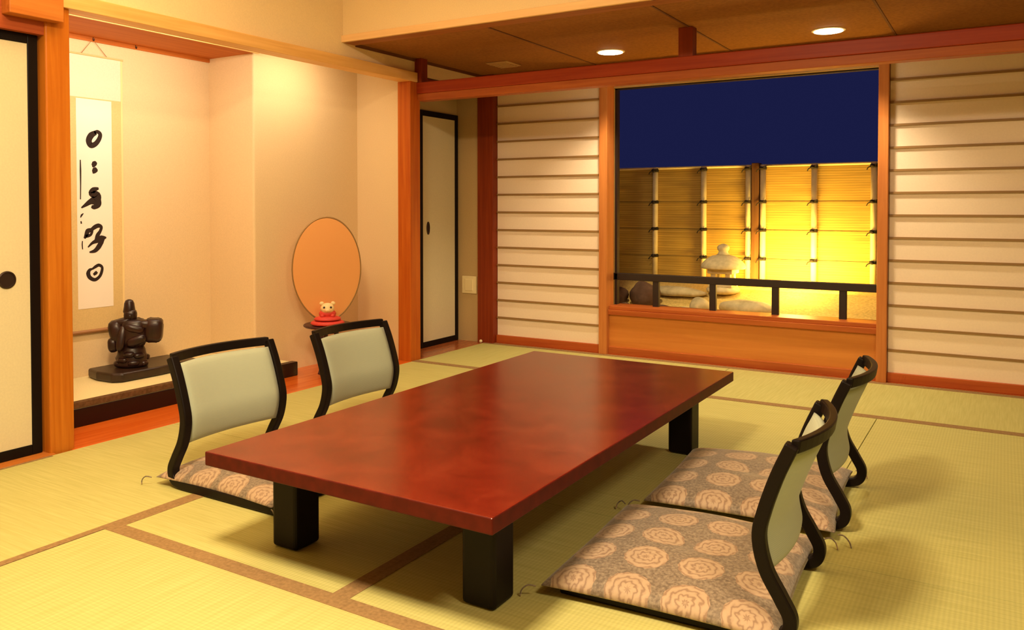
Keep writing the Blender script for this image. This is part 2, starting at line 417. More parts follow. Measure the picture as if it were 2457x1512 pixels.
bm = BM(); ellipsoid(bm, (-3.452, 5.262, .012), (.013, .013, .013), seg=14, rings=10)
tag(obj('door_stop', bm, 'white', None, smooth=True), 'tiny pale round stop on the board at the dark corner post', 'door stop')

# window wall ---------------------------------------------------------------
bm = BM(); box(bm, -3.495, -3.352, YB-.05, YB+.1, -.05, ZC); struct('trim_19', bm, 'post_dark', .004)
bm = BM(); box(bm, -3.35, 2.5, YB-.03, YB+.1, 1.965, ZC); struct('trim_20', bm, 'rail_x', .003)   # head rail, behind the beam
bm = BM(); box(bm, -3.36, 2.5, YB-.02, YB+.1, -.055, .003); struct('trim_21', bm, 'shoji_base')      # threshold
bm = BM(); box(bm, -2.471, -2.409, YB-.035, YB+.09, 0, 1.97); struct('trim_22', bm, 'post', .004)
bm = BM(); box(bm, -.650, -.592, YB-.035, YB+.09, 0, 1.97); struct('trim_23', bm, 'post', .004)
bm = BM(); box(bm, -2.409, -.650, YB+.015, YB+.05, .05, .285); struct('wall_back', bm, 'panel_x')
bm = BM(); box(bm, -2.409, -.650, YB-.005, YB+.06, .003, .055); struct('trim_24', bm, 'rail_x', .003)
bm = BM(); box(bm, -2.409, -.650, YB-.01, YB+.06, .283, .318); struct('trim_25', bm, 'rail_x', .003)
bm = BM(); box(bm, -2.409, -.650, YB+.005, YB+.2, .318, .344); struct('trim_26', bm, 'rail_x', .003)
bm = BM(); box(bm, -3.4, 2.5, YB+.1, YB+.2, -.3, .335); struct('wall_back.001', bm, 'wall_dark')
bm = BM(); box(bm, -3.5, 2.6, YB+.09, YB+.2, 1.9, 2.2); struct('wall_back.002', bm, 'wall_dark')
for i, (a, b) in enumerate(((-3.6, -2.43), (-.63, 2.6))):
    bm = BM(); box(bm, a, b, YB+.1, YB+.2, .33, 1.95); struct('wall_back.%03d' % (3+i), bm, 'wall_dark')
# glazed window with thin dark frame
bm = BM(); box(bm, -2.42, -.64, YB+.125, YB+.131, .34, 1.92); win = struct('window_1', bm, 'glass')
for a in ((-2.411, -2.392, .344, 1.9), (-.667, -.648, .344, 1.9)):
    bm = BM(); box(bm, a[0], a[1], YB+.11, YB+.15, a[2], a[3]); obj('frame_stile', bm, 'iron', win)
bm = BM(); box(bm, -2.411, -.648, YB+.11, YB+.15, 1.89, 1.95); obj('frame_head', bm, 'iron', win)

# shoji screens
def shoji(x0, x1, label, pitch, zb, n=14):
    t = thing('shoji_screen', label, 'shoji screen', ((x0+x1)/2, YB, 0), 0, 'shoji screens of the window wall')
    w = (x1-x0)/2
    bm = BM(); box(bm, -w+.001, w-.001, .012, .018, zb-.01, zb+n*pitch+.01); obj('paper', bm, 'paper', t)
    for k in range(1, n):
        bm = BM(); box(bm, -w+.002, w-.002, 0, .0125, zb+k*pitch-.0065, zb+k*pitch+.0065); obj('rung', bm, 'rung', t)
    bm = BM(); box(bm, -w, w, -.006, .024, .003, zb); obj('bottom_rail', bm, 'shoji_base', t, .003)
    bm = BM(); box(bm, -w, w, -.006, .024, zb+n*pitch, zb+n*pitch+.03); obj('top_rail', bm, 'shoji_base', t, .003)
    return t
shoji(-3.350, -2.472, 'paper shoji screen between the dark corner post and the window', .1352, .0615)
sh = shoji(-.591, .285, 'paper shoji screen beside the window post, behind the far chair', .1342, .059)
bm = BM(); box(bm, .284, .34, -.0+YB, YB+.03, 0, 1.97); struct('trim_27', bm, 'post', .003)
bm = BM(); box(bm, .34, 2.5, YB+.01, YB+.03, 0, 1.97); struct('wall_back.005', bm, 'paper')

# ------------------------------------------------------------------ tatami
def mat(label, x0, x1, y0, y1, along, heri, first=None):
    g = .0015
    bm = BM(); box(bm, x0+g, x1-g, y0+g, y1-g, -.055, 0)
    o = tag(obj('tatami_mat', bm, 'tatami_'+along, None, .0015), label, 'tatami mat', 'tatami mats of the floor')
    for h in heri:
        a, b, c, d = h
        bm = BM(); box(bm, a, b, c, d, -.02, .0016); obj('border', bm, 'heri', o, .0008)
    return o
hw = .03
bm = BM(); box(bm, .452, 2.5, -1.6, 4.378, -.055, -.0005); struct('floor.004', bm, 'tatami_y')
bm = BM(); box(bm, -3.43, .449, -1.6, .658, -.055, -.0005); struct('floor.005', bm, 'tatami_y')
mat('tatami mat along the wall in front of the cream sliding door', -3.435, -2.5, .66, 2.527, 'y', [(-2.5-hw, -2.5, .66, 2.527), (-3.434, -3.434+hw*.6, .66, 1.93)])
mat('tatami mat along the wall under the two chair backs', -3.435, -2.5, 2.527, 4.38, 'y', [(-2.5-hw, -2.5, 2.527, 4.38)])
mat('half tatami mat under the corner of the table near the chair', -2.5, -1.52, 1.63, 2.527, 'y', [(-2.5, -2.5+hw, 1.63, 2.527), (-1.52-hw, -1.52, 1.63, 2.527)])
mat('half tatami mat under the table leg and nearest floor cushion', -1.52, -.53, 1.63, 2.527, 'y', [(-1.52, -1.52+hw, 1.63, 2.527)])
mat('tatami mat under the far half of the table, nearer the alcove', -2.5, -1.52, 2.527, 4.38, 'y', [(-2.5, -2.5+hw, 2.527, 4.38), (-1.52-hw, -1.52, 2.527, 4.38)])
mat('tatami mat under the far table leg and far floor cushion', -1.52, -.53, 2.527, 4.38, 'y', [(-1.52, -1.52+hw, 2.527, 4.38)])
mat('tatami mat behind the chair nearest the camera', -.53, .45, .66, 2.527, 'y', [(.45-hw, .45, .66, 2.527)])
mat('tatami mat behind the far chair, before the shoji', -.53, .45, 2.527, 4.38, 'y', [(.45-hw, .45, 2.527, 4.38)])
mat('tatami mat in the foreground with a brown border towards the table', -2.5, -.53, .66, 1.63, 'x', [(-2.5, -.53, 1.575, 1.63), (-2.5, -.53, .66, .715)])
mat('tatami mat along the window wall at the shoji by the corner post', -3.435, -1.52, 4.38, 5.31, 'x', [(-3.435, -1.52, 4.382, 4.442), (-3.435, -1.52, 5.25, 5.308)])
mat('tatami mat along the window wall under the window post', -1.52, .40, 4.38, 5.31, 'x', [(-1.52, .40, 4.382, 4.442), (-1.52, .40, 5.25, 5.308)])
mat('tatami mat along the window wall at the frame edge', .40, 2.3, 4.38, 5.31, 'x', [(.40, 2.3, 4.382, 4.442), (.40, 2.3, 5.25, 5.308)])

# ------------------------------------------------------------------ low table
TX0, TX1, TY0, TY1, TZ = -2.03, -1.016, 1.597, 3.583, .322
t = thing('low_table', 'long low table with dark red burl top and black square legs', 'table', ((TX0+TX1)/2, (TY0+TY1)/2, 0))
hx, hy = (TX1-TX0)/2, (TY1-TY0)/2
bm = BM(); box(bm, -hx, hx, -hy, hy, TZ-.042, TZ)
tt = obj('tabletop', bm, 'table', t, .004, seg=3)
tt.data.materials.append(M['table_edge'])
for p in tt.data.polygons:
    if abs(p.normal.z) < .5: p.material_index = 1
for sx in (-1, 1):
    for sy in (-1, 1):
        bm = BM(); cx, cy = sx*.355, sy*.775+.0
        box(bm, cx-.052, cx+.052, cy-.052, cy+.052, .0018, TZ-.042); obj('leg', bm, 'lacquer', t, .012, seg=3)
for sy in (-1, 1):
    bm = BM(); box(bm, -.30, .30, sy*.775-.012, sy*.775+.012, TZ-.075, TZ-.042); obj('apron', bm, 'lacquer', t)
for sx in (-1, 1):
    bm = BM(); box(bm, sx*.355-.012, sx*.355+.012, -.72, .72, TZ-.075, TZ-.042); obj('apron', bm, 'lacquer', t)

# ------------------------------------------------------------------ legless chairs and cushions
def make_chair(label):
    t = thing('legless_chair', label, 'chair', (0,0,0), 0, 'legless chairs round the low table')
    prof = catmull([(.0, 0, .487), (.034, 0, .41), (.064, 0, .32), (.076, 0, .255), (.060, 0, .18), (.024, 0, .115), (.002, 0, .07), (.012, 0, .033), (.055, 0, .0195), (.16, 0, .0185), (.35, 0, .0185), (.60, 0, .0185)], 7)
    path = [(p.x, p.z) for p in prof]
    for s in (-1, 1):
        y = s*.233
        bm = BM(); sweep_xz(bm, path, y-.017, y+.017, .033); obj('side_frame', bm, 'lacquer', t, .005)
    # bowed top rail
    bm = BM(); rings = []
    for i in range(17):
        u = -1+2*i/16; y = u*.233; x = -.050*(1-u*u)
        rings.append([bm.verts.new(p) for p in ((x-.012, y, .466), (x+.010, y, .466), (x+.004, y, .500), (x-.018, y, .500))])
    for a, b in zip(rings, rings[1:]):
        for k in range(4): bm.faces.new((a[k], a[(k+1)%4], b[(k+1)%4], b[k]))
    bm.faces.new(rings[0][::-1]); bm.faces.new(rings[-1])
    obj('top_rail', bm, 'lacquer', t, .004)
    # padded backrest following the frame profile, bowed backwards at its middle
    back = [p for p in path if .165 <= p[1] <= .468]
    nv = len(back); nu = 19
    bm = BM(); fr, bk = [], []
    for i in range(nu):
        u = -1+2*i/(nu-1)
        cf, cb = [], []
        for j, (x, z) in enumerate(back):
            v = -1+2*j/(nv-1)
            a = back[max(j-1,0)]; b = back[min(j+1,nv-1)]
            dx, dz = b[0]-a[0], b[1]-a[1]; l = math.hypot(dx, dz); nx, nz = -dz/l, dx/l   # path runs downwards: normal points forward
            bow = -.048*(1-u*u)*(.55+.45*(-v+1)/2)
            e = ((1-u**6)*(1-v**8))**.5
            y = u*.216
            for lst, off in ((cf, .006+.014*e), (cb, -.004-.008*e)):
                lst.append(bm.verts.new((x+bow+nx*off, y, z+nz*off)))
        fr.append(cf); bk.append(cb)
    for i in range(nu-1):
        for j in range(nv-1):
            bm.faces.new((fr[i][j], fr[i+1][j], fr[i+1][j+1], fr[i][j+1]))
            bm.faces.new((bk[i][j+1], bk[i+1][j+1], bk[i+1][j], bk[i][j]))
        bm.faces.new((fr[i][0], bk[i][0], bk[i+1][0], fr[i+1][0])); bm.faces.new((fr[i+1][-1], bk[i+1][-1], bk[i][-1], fr[i][-1]))
    for j in range(nv-1):
        bm.faces.new((fr[0][j+1], bk[0][j+1], bk[0][j], fr[0][j])); bm.faces.new((fr[-1][j], bk[-1][j], bk[-1][j+1], fr[-1][j+1]))
    obj('backrest', bm, 'back_fabric', t, smooth=True)
    bm = BM(); box(bm, .10, .55, -.222, .222, .0105, .022); obj('seat', bm, 'lacquer', t, .003)
    return t
def make_cushion(label):
    t = thing('floor_cushion', label, 'cushion', (0,0,0), 0, 'brocade floor cushions on the chairs')
    n = 28; hx, hy = .32, .345
    bm = BM(); top, bot = [], []
    for i in range(n+1):
        ra, rb = [], []
        for j in range(n+1):
            u, v = -1+2*i/n, -1+2*j/n
            k = 1-.045*(1-v*v)*abs(u)**3; l = 1-.045*(1-u*u)*abs(v)**3     # sides pulled in between the pointed corners
            e = ((1-abs(u)**2.6)*(1-abs(v)**2.6))**.42
            wob = .004*math.sin(5*u+2*v)*math.cos(4*v-u)
            x, y = u*hx*k, v*hy*l
            dip = .018*math.exp(-((u*u+v*v)/.03))
            zt = .030 + .062*e + wob*e - dip
            zb_ = .030 - .006*e
            ra.append(bm.verts.new((x, y, zt)))
            rb.append(ra[-1] if i in (0, n) or j in (0, n) else bm.verts.new((x, y, zb_)))
        top.append(ra); bot.append(rb)
    for i in range(n):
        for j in range(n):
            bm.faces.new((top[i][j], top[i+1][j], top[i+1][j+1], top[i][j+1]))
            q = (bot[i][j+1], bot[i+1][j+1], bot[i+1][j], bot[i][j])
            if len(set(q)) == 4 and not all(a is b for a, b in zip(q, (top[i][j+1], top[i+1][j+1], top[i+1][j], top[i][j]))):
                bm.faces.new(q)
    obj('cover', bm, 'zabuton', t, smooth=True, subsurf=1)
    for sx in (-1, 1):
        for sy in (-1, 1):
            a = Vector((sx*hx, sy*hy, .031))
            pts = catmull([a, a+Vector((sx*.018, sy*.012, .004)), a+Vector((sx*.034, sy*.016, -.010)), a+Vector((sx*.040, sy*.014, -.029))], 4)
            bm = BM(); tube(bm, pts, .0022, 6); obj('corner_tassel', bm, 'zabuton', t, smooth=True)
    return t
c0 = make_chair('legless chair nearer the cream sliding door, its cushion partly under the table')
q0 = make_cushion('medallion brocade cushion partly under the table, below the cream sliding door')
chairs = [
    ((-2.66, 2.185, 0), 0, None, (-2.42, 2.262), 0, None),
    ((-2.61, 2.868, 0), 0, 'legless chair in front of the oval disc on its stand', (-2.30, 2.89), 0, 'medallion brocade cushion of the chair before the oval disc, mostly under the table'),
    ((-.432, 2.22, 0), PI+math.radians(2.5), 'legless chair nearest the camera, seen from behind with its cushion in front', (-.765, 2.255), PI+math.radians(3), 'brocade cushion nearest the camera with clear round medallions'),
    ((-.434, 3.03, 0), PI+math.radians(2), 'legless chair seen from behind, nearer the window wall', (-.775, 3.0), PI+math.radians(4), 'brocade cushion beside the far table leg, nearer the window wall'),
]
for i, (loc, rz, lab, qxy, qrz, qlab) in enumerate(chairs):
    c = c0 if i == 0 else copy_tree(c0); q = q0 if i == 0 else copy_tree(q0)
    c.location = loc; c.rotation_euler = (0, 0, rz)
    q.location = (qxy[0], qxy[1], 0); q.rotation_euler = (0, 0, qrz)
    if lab: c['label'] = lab
    if qlab: q['label'] = qlab

# ------------------------------------------------------------------ alcove things
# hanging scroll
SX = XT+.004
s = thing('hanging_scroll', 'tall hanging calligraphy scroll on the alcove back wall', 'scroll', (SX, 2.70, .36))
z0 = .36
bm = BM(); box(bm, 0, .002, -.168, .168, 1.65-z0, 1.885-z0); obj('upper_mount', bm, 'scroll_top', s)
bm = BM(); box(bm, 0, .002, -.168, .168, .355-z0, 1.65-z0); obj('mount', bm, 'scroll_cloth', s)
bm = BM()
for a in (-.168, .156): box(bm, .0018, .0028, a, a+.012, .36-z0, 1.885-z0)
obj('edge_strip', bm, 'scroll_strip', s)
bm = BM(); box(bm, .0018, .0034, -.108, .098, .488-z0, 1.643-z0); obj('paper', bm, 'scroll_paper', s)
STROKES = [[(0.0047, 1.4621, 0.0157), (-0.023, 1.4447, 0.0235), (-0.0374, 1.4152, 0.0235), (-0.0263, 1.3898, 0.0219), (-0.0006, 1.3976, 0.0188), (0.0217, 1.4254, 0.0172), (0.0292, 1.4535, 0.0157), (0.0132, 1.467, 0.0141), (-0.0049, 1.4601, 0.011)], [(-0.0212, 1.2916, 0.0094), (-0.0104, 1.2872, 0.0266), (-0.0022, 1.2802, 0.0235), (0.0016, 1.2767, 0.0094)], [(-0.0191, 1.2563, 0.0094), (-0.009, 1.2525, 0.0266), (-0.0001, 1.2448, 0.0235), (0.0037, 1.2401, 0.0094)], [(0.0169, 1.1522, 0.0074), (-0.0126, 1.1436, 0.0208), (-0.025, 1.1237, 0.0238), (0.0041, 1.1124, 0.0328), (-0.0011, 1.0891, 0.0387), (-0.0329, 1.0773, 0.0208), (-0.0596, 1.0599, 0.0134), (-0.0848, 1.0438, 0.0045)], [(0.004, 1.1066, 0.0268), (0.0184, 1.0775, 0.0179), (0.0132, 1.0577, 0.0179), (-0.0114, 1.0483, 0.0179), (-0.0272, 1.0518, 0.0089)], [(-0.0687, 0.8751, 0.0074), (-0.0589, 0.8943, 0.0149), (-0.0484, 0.916, 0.0193), (-0.026, 0.92, 0.0119), (-0.0305, 0.8981, 0.0104), (-0.0457, 0.8899, 0.0119), (-0.0626, 0.8875, 0.0119)], [(-0.0333, 0.9185, 0.0119), (-0.0087, 0.937, 0.0164), (0.0129, 0.9447, 0.0164), (0.0294, 0.9362, 0.0119), (0.0229, 0.9141, 0.0119), (0.0078, 0.8911, 0.0164), (0.0026, 0.865, 0.0193), (-0.005, 0.8507, 0.0074)], [(-0.0496, 0.8265, 0.0045), (-0.0251, 0.8486, 0.0104), (0.0025, 0.861, 0.0179), (0.0305, 0.874, 0.0223), (0.0586, 0.8766, 0.0045)], [(0.0461, 0.877, 0.0074), (0.0283, 0.8524, 0.0193), (0.0113, 0.8256, 0.0193), (-0.0104, 0.8055, 0.0149), (-0.0421, 0.7989, 0.0045)], [(-0.0227, 0.7061, 0.006), (-0.041, 0.7004, 0.0119), (-0.0497, 0.6819, 0.0164), (-0.0398, 0.658, 0.0149), (-0.0114, 0.6442, 0.0134), (0.0153, 0.6597, 0.0119), (0.0286, 0.6851, 0.0119), (0.0314, 0.7114, 0.0104), (0.013, 0.7243, 0.0119), (-0.0067, 0.7167, 0.0119), (-0.0252, 0.7051, 0.0074)], [(-0.0195, 0.6722, 0.0089), (-0.0072, 0.6806, 0.0134), (0.0015, 0.6882, 0.0104)], [(-0.0871, 1.3067, 0.0039), (-0.0867, 1.2465, 0.0063), (-0.0871, 1.1683, 0.0047), (-0.0888, 1.09, 0.0039)], [(-0.0728, 1.0131, 0.003), (-0.0831, 1.004, 0.0074), (-0.0898, 0.9904, 0.003)], [(-0.0877, 0.9714, 0.0045), (-0.0855, 0.9571, 0.006)], [(-0.0808, 0.8623, 0.0037), (-0.0823, 0.8422, 0.0045), (-0.0802, 0.8163, 0.0037)]]
for cname, idx in (('written_character', (0,)), ('written_character', (1, 2)), ('written_character', (3, 4)), ('written_character', (5, 6, 7, 8)), ('written_character', (9, 10)), ('signature', (11,)), ('signature', (12, 13, 14))):
    bm = BM()
    for n_, st in enumerate(STROKES[k] for k in idx):
        P = catmull([(a, b, 0) for a, b, w in st], 5); W = []; dx = .0038+.0003*n_
        for i in range(len(st)-1):
            for j in range(5): W.append(st[i][2]+(st[i+1][2]-st[i][2])*j/5)
        W.append(st[-1][2])
        prev = None
        for i, p in enumerate(P):
            d = (P[min(i+1, len(P)-1)]-P[max(i-1, 0)]); d.normalize(); nrm = Vector((-d.y, d.x, 0))
            w = W[i]*.74
            a = bm.verts.new((dx, p.x+nrm.x*w, p.y+nrm.y*w-z0)); b = bm.verts.new((dx, p.x-nrm.x*w, p.y-nrm.y*w-z0))
            if prev: bm.faces.new((prev[0], a, b, prev[1]))
            prev = (a, b)
    obj(cname, bm, 'ink', s)
bm = BM(); tube(bm, [(.006, -.185, 0), (.006, .185, 0)], .011, 14); obj('roller', bm, 'roller', s)
bm = BM(); tube(bm, [(.004, -.17, 1.885-z0), (.004, .17, 1.885-z0)], .005, 10); obj('top_rod', bm, 'scroll_cloth', s)
bm = BM(); tube(bm, [(.004, -.075, 1.888-z0), (.006, -.01, 1.975-z0), (.004, .075, 1.888-z0)], .0016, 6); obj('cord', bm, 'roller', s)
for i, (y, lab) in enumerate(((2.692, 'small hook holding the scroll cord at the alcove ceiling'), (2.95, 'small empty hook at the alcove ceiling beside the scroll'))):
    bm = BM(); tube(bm, catmull([(XT+.004, y, 1.992), (XT+.012, y, 1.985), (XT+.012, y, 1.972), (XT+.020, y, 1.966), (XT+.024, y, 1.978)], 4), .0025, 6)
    tag(obj('picture_hook', bm, 'pull'), lab, 'hook')
# slab
z0 = .115
bm = BM(); prism(bm, [(-4.285, 2.615), (-4.16, 2.585), (-4.035, 2.592), (-3.995, 2.63), (-3.99, 2.85), (-4.01, 3.12), (-4.16, 3.14), (-4.285, 3.11), (-4.29, 2.85)], z0+.002, z0+.052)
tag(obj('display_slab', bm, 'slab', None, .012, seg=3), 'black flat wooden slab on the alcove mat under the statue', 'slab')
# carved statue: figure with a tall cap carrying a sack
SZ = z0+.052
st = thing('carved_statue', 'dark carved statue with a sack and tall cap on the slab', 'statue', (-4.13, 2.775, SZ), math.radians(-40))
def rbox(bm, c, r, rot=(0,0,0), e=.55, seg=22, rings=14, wob=.03):
    """rounded block: a sphere squared off, slightly hewn"""
    g = bmesh.ops.create_uvsphere(bm, u_segments=seg, v_segments=rings, radius=1)
    mt = Matrix.Translation(c) @ Matrix.Rotation(rot[2], 4, 'Z') @ Matrix.Rotation(rot[1], 4, 'Y') @ Matrix.Rotation(rot[0], 4, 'X')
    for v_ in g['verts']:
        q = [math.copysign(abs(t_)**e, t_) for t_ in v_.co]
        k_ = 1+wob*math.sin(q[1]*9+q[2]*5)*math.cos(q[0]*7+q[2]*8)
        v_.co = mt @ Vector((q[0]*r[0]*k_, q[1]*r[1]*k_, q[2]*r[2]*k_))
    return bm
bm = BM()
lathe(bm, [(.050, 0), (.080, .004), (.084, .018), (.078, .030), (.084, .052), (.074, .070), (.070, .095), (.060, .118)], 26, squash=(.85, 1))
for a, z_, r_ in ((.2, .028, .030), (1.1, .020, .024), (-.6, .045, .03), (-1.3, .022, .026), (.6, .066, .03), (-.1, .075, .028), (1.7, .05, .026)):
    rbox(bm, (.060*math.cos(a), .070*math.sin(a), z_), (.022, r_, .015), (0, .2, a), .7, 14, 10)
obj('rock_base', bm, 'statue', st, smooth=True)
bm = BM()
rbox(bm, (0, .010, .185), (.066, .070, .082), (0, 0, 0), .62, wob=.05)
rbox(bm, (.0, -.072, .195), (.05, .040, .066), (.25, 0, 0), .7)
rbox(bm, (.012, -.092, .125), (.034, .026, .040), (.1, 0, 0), .7)
rbox(bm, (.052, -.045, .165), (.024, .022, .072), (-.15, -.2, 0), .75)
rbox(bm, (.054, .030, .150), (.026, .052, .026), (.35, 0, 0), .7)
rbox(bm, (.050, .02, .215), (.026, .050, .022), (-.3, .2, 0), .75)
rbox(bm, (-.005, -.035, .250), (.045, .058, .022), (.2, 0, 0), .75)
obj('robed_body', bm, 'statue', st, smooth=True)
bm = BM()
rbox(bm, (.0, .112, .196), (.058, .050, .068), (-.06, 0, 0), .55, wob=.04)
rbox(bm, (.012, .070, .232), (.042, .042, .026), (-.1, 0, 0), .7)
obj('sack', bm, 'statue', st, smooth=True)
bm = BM()
rbox(bm, (.006, -.004, .285), (.032, .034, .034), (0, 0, 0), .75); rbox(bm, (.036, -.004, .280), (.010, .009, .012), e=.8, seg=10, rings=8)
obj('head', bm, 'statue', st, smooth=True)
bm = BM(); lathe(bm, [(.030, .298), (.032, .306), (.029, .325), (.026, .350), (.019, .366), (.007, .372)], 18, (.002, -.010, 0)); obj('cap', bm, 'statue', st, smooth=True)

# stand, disc and figurine beside the alcove
PX, PY = -3.62, 3.775
ps = thing('pedestal_stand', 'dark round lacquer stand under the orange oval disc', 'stand', (PX, PY, -.001))
bm = BM(); lathe(bm, [(.02, .300), (.142, .302), (.150, .308), (.150, .316), (.144, .320), (.02, .320)], 40); obj('top', bm, 'stand', ps, smooth=False, bevel=.002)
bm = BM(); lathe(bm, [(.06, .262), (.07, .272), (.075, .300), (.02, .301)], 32); obj('waist', bm, 'stand', ps)
for k in range(3):
    a = k*2*PI/3+.5; d = Vector((math.cos(a), math.sin(a), 0))
    pts = catmull([d*.05+Vector((0,0,.275)), d*.062+Vector((0,0,.20)), d*.045+Vector((0,0,.09)), d*.075+Vector((0,0,.012))], 6)
    bm = BM(); tube(bm, pts, [.016-.005*i/len(pts) for i in range(len(pts))], 8); obj('leg', bm, 'stand', ps, smooth=True)
od = thing('oval_disc', 'large upright orange oval disc with thin rim against the wall', 'ornament', (PX-.05, PY+.045, .3205), math.radians(-40))
H = .655; Wd = .212
def egg(t, k=1.0):
    y = math.sin(t)*Wd*k; z = H/2 - math.cos(t)*H/2*k + .008
    s_ = 1 - .06*math.cos(t)*0 - .05*max(0, math.cos(t))
    return y*(1-.10*max(0, math.cos(t))**2), z
nE = 64
bm = BM()
f = [bm.verts.new((.004, *egg(2*PI*i/nE, .985))) for i in range(nE)]; b = [bm.verts.new((-.004, *egg(2*PI*i/nE, .985))) for i in range(nE)]
bm.faces.new(f); bm.faces.new(b[::-1])
for i in range(nE): bm.faces.new((f[i], b[i], b[(i+1) % nE], f[(i+1) % nE]))
obj('disc_panel', bm, 'oval', od)
bm = BM(); pts = [(0, *egg(2*PI*i/nE)) for i in range(nE+1)]; tube(bm, pts, .0048, 8); obj('rim', bm, 'oval_rim', od, smooth=True)
bm = BM(); box(bm, -.02, .02, -.07, .07, .002, .014); obj('foot', bm, 'stand', od, .004)
fg = thing('lucky_figurine', 'small cream animal figurine on a red cushion before the oval disc', 'figurine', (PX+.04, PY-.045, .3195), math.radians(-46))
bm = BM(); lathe(bm, [(.06, 0), (.098, .006), (.104, .014), (.094, .024), (.05, .03)], 28); obj('red_cushion', bm, 'red_cushion', fg, smooth=True)
bm = BM(); lathe(bm, [(.05, .028), (.082, .034), (.078, .046), (.045, .056)], 28); obj('upper_cushion', bm, 'red_cushion', fg, smooth=True)
bm = BM(); ellipsoid(bm, (0, 0, .070), (.036, .052, .030)); ellipsoid(bm, (.03, -.03, .06), (.016, .014, .012)); ellipsoid(bm, (.03, .03, .06), (.016, .014, .012)); obj('body', bm, 'red_cushion', fg, smooth=True)
bm = BM(); ellipsoid(bm, (.012, 0, .104), (.034, .042, .034)); ellipsoid(bm, (.042, 0, .096), (.012, .017, .012)); obj('head', bm, 'cream', fg, smooth=True)
for s_ in (-1, 1):
    bm = BM(); ellipsoid(bm, (.008, s_*.034, .134), (.008, .014, .012)); obj('ear', bm, 'cream', fg, smooth=True)
    bm = BM(); ellipsoid(bm, (.040, s_*.020, .112), (.005, .007, .007), seg=10, rings=8); obj('eye', bm, 'dark_spot', fg, smooth=True)

# ------------------------------------------------------------------ ceiling fittings
def downlight(x, y, label):
    d = thing('downlight', label, 'ceiling light', (x, y, ZC), 0, 'round downlights before the window wall')
    bm = BM(); lathe(bm, [(.080, -.006), (.092, -.004), (.094, .0), (.078, .0)], 36); obj('trim_ring', bm, 'lamp_rim', d, smooth=False)
    bm = BM(); lathe(bm, [(.001, -.0085), (.079, -.0085), (.079, -.002), (.001, -.002)], 36); obj('lens', bm, 'lamp', d)
    l = bpy.data.lights.new('downlight_spot', 'SPOT'); l.energy = 74; l.color = (1, .78, .47); l.spot_size = math.radians(112); l.spot_blend = .7; l.shadow_soft_size = .06
    o = bpy.data.objects.new('downlight_spot', l); COL.objects.link(o); o.location = (x, y, ZC-.02)
downlight(-2.21, 4.91, 'glowing round downlight near the strut over the shoji by the corner post')
downlight(-.875, 4.96, 'glowing round downlight over the window post, larger in view')
v = thing('ceiling_vent', 'small square tan vent in the plywood ceiling', 'vent', (-3.04, 4.93, ZC), math.radians(0))
bm = BM(); box(bm, -.085, .085, -.10, .10, -.010, 0); obj('frame', bm, 'vent', v, .003)
bm = BM()
for k in range(5): box(bm, -.07, .07, -.08+k*.036, -.062+k*.036, -.016, -.0095)
obj('louvre', bm, 'vent', v)

# ------------------------------------------------------------------ garden outside the window
FY = 6.45; GZ = .445
def gh(y):
    t_ = min(1, max(0, (y-5.70)/.72)); return .285 + .165*t_*t_*(3-2*t_)
bm = BM(); rows = []
for i in range(29):
    y = 5.53+i*.05
    rows.append([bm.verts.new((-4.5+j*.1, y, gh(y)+.006*math.sin(j*1.7+i)*math.cos(i*1.3-j*.6))) for j in range(61)])
for a, b in zip(rows, rows[1:]):
    for j in range(60): bm.faces.new((a[j], a[j+1], b[j+1], b[j]))
struct('garden_ground', bm, 'gravel', smooth=True)
def fence(x0, x1, poles, label):
    t = thing('bamboo_fence', label, 'fence', ((x0+x1)/2, FY, GZ), 0, 'bamboo fence bays outside the window')
    ox = (x0+x1)/2
    h = 1.368-GZ
    bm = BM(); box(bm, x0-ox, x1-ox, 0, .02, 0, h-.01); obj('slat_panel', bm, 'slats', t)
    bm = BM(); tube(bm, [(x0-ox, 0.005, h), (x1-ox, .005, h)], .012, 10); obj('top_bamboo', bm, 'bamboo', t, smooth=True)
    for z in (1.088, .868, .645):
        bm = BM(); tube(bm, [(x0-ox, -.003, z-GZ), (x1-ox, -.003, z-GZ)], .0013, 6); obj('binding_cord', bm, 'tie', t)
    for px in poles:
        bm = BM(); tube(bm, [(px-ox, -.024, 0), (px-ox, -.024, h*.5), (px-ox, -.024, h+.008)], .022, 14); p = obj('bamboo_pole', bm, 'bamboo', t, smooth=True)
        for z in (1.348, 1.088, .868, .645):
            bm = BM()
            lathe(bm, [(.023, -.012), (.027, -.008), (.027, .008), (.023, .012)], 14, (px-ox, -.024, z-GZ))
            ellipsoid(bm, (px-ox-.008, -.052, z-GZ), (.018, .012, .013), (0, .4, 0), 10, 8)
            tube(bm, [(px-ox-.01, -.054, z-GZ), (px-ox-.035, -.058, z-GZ-.012), (px-ox-.045, -.056, z-GZ-.03)], .004, 6)
            tube(bm, [(px-ox+.005, -.052, z-GZ+.004), (px-ox+.03, -.05, z-GZ+.014)], .004, 6)
            obj('rope_tie', bm, 'tie', p, smooth=True)
    return t
fence(-3.6, -1.692, (-3.30, -2.875, -2.483, -2.072, -1.716), 'long bamboo fence bay on the darker side of the wooden post')
fence(-1.63, .6, (-1.603, -1.225, -.812, -.4), 'bamboo fence bay lit bright yellow beside the wooden post')
bm = BM(); box(bm, -1.688, -1.632, FY-.045, FY+.05, GZ, 1.39); tag(obj('fence_post', bm, 'fence_post', None, .004), 'dark square wooden post between the two bamboo fence bays', 'post')
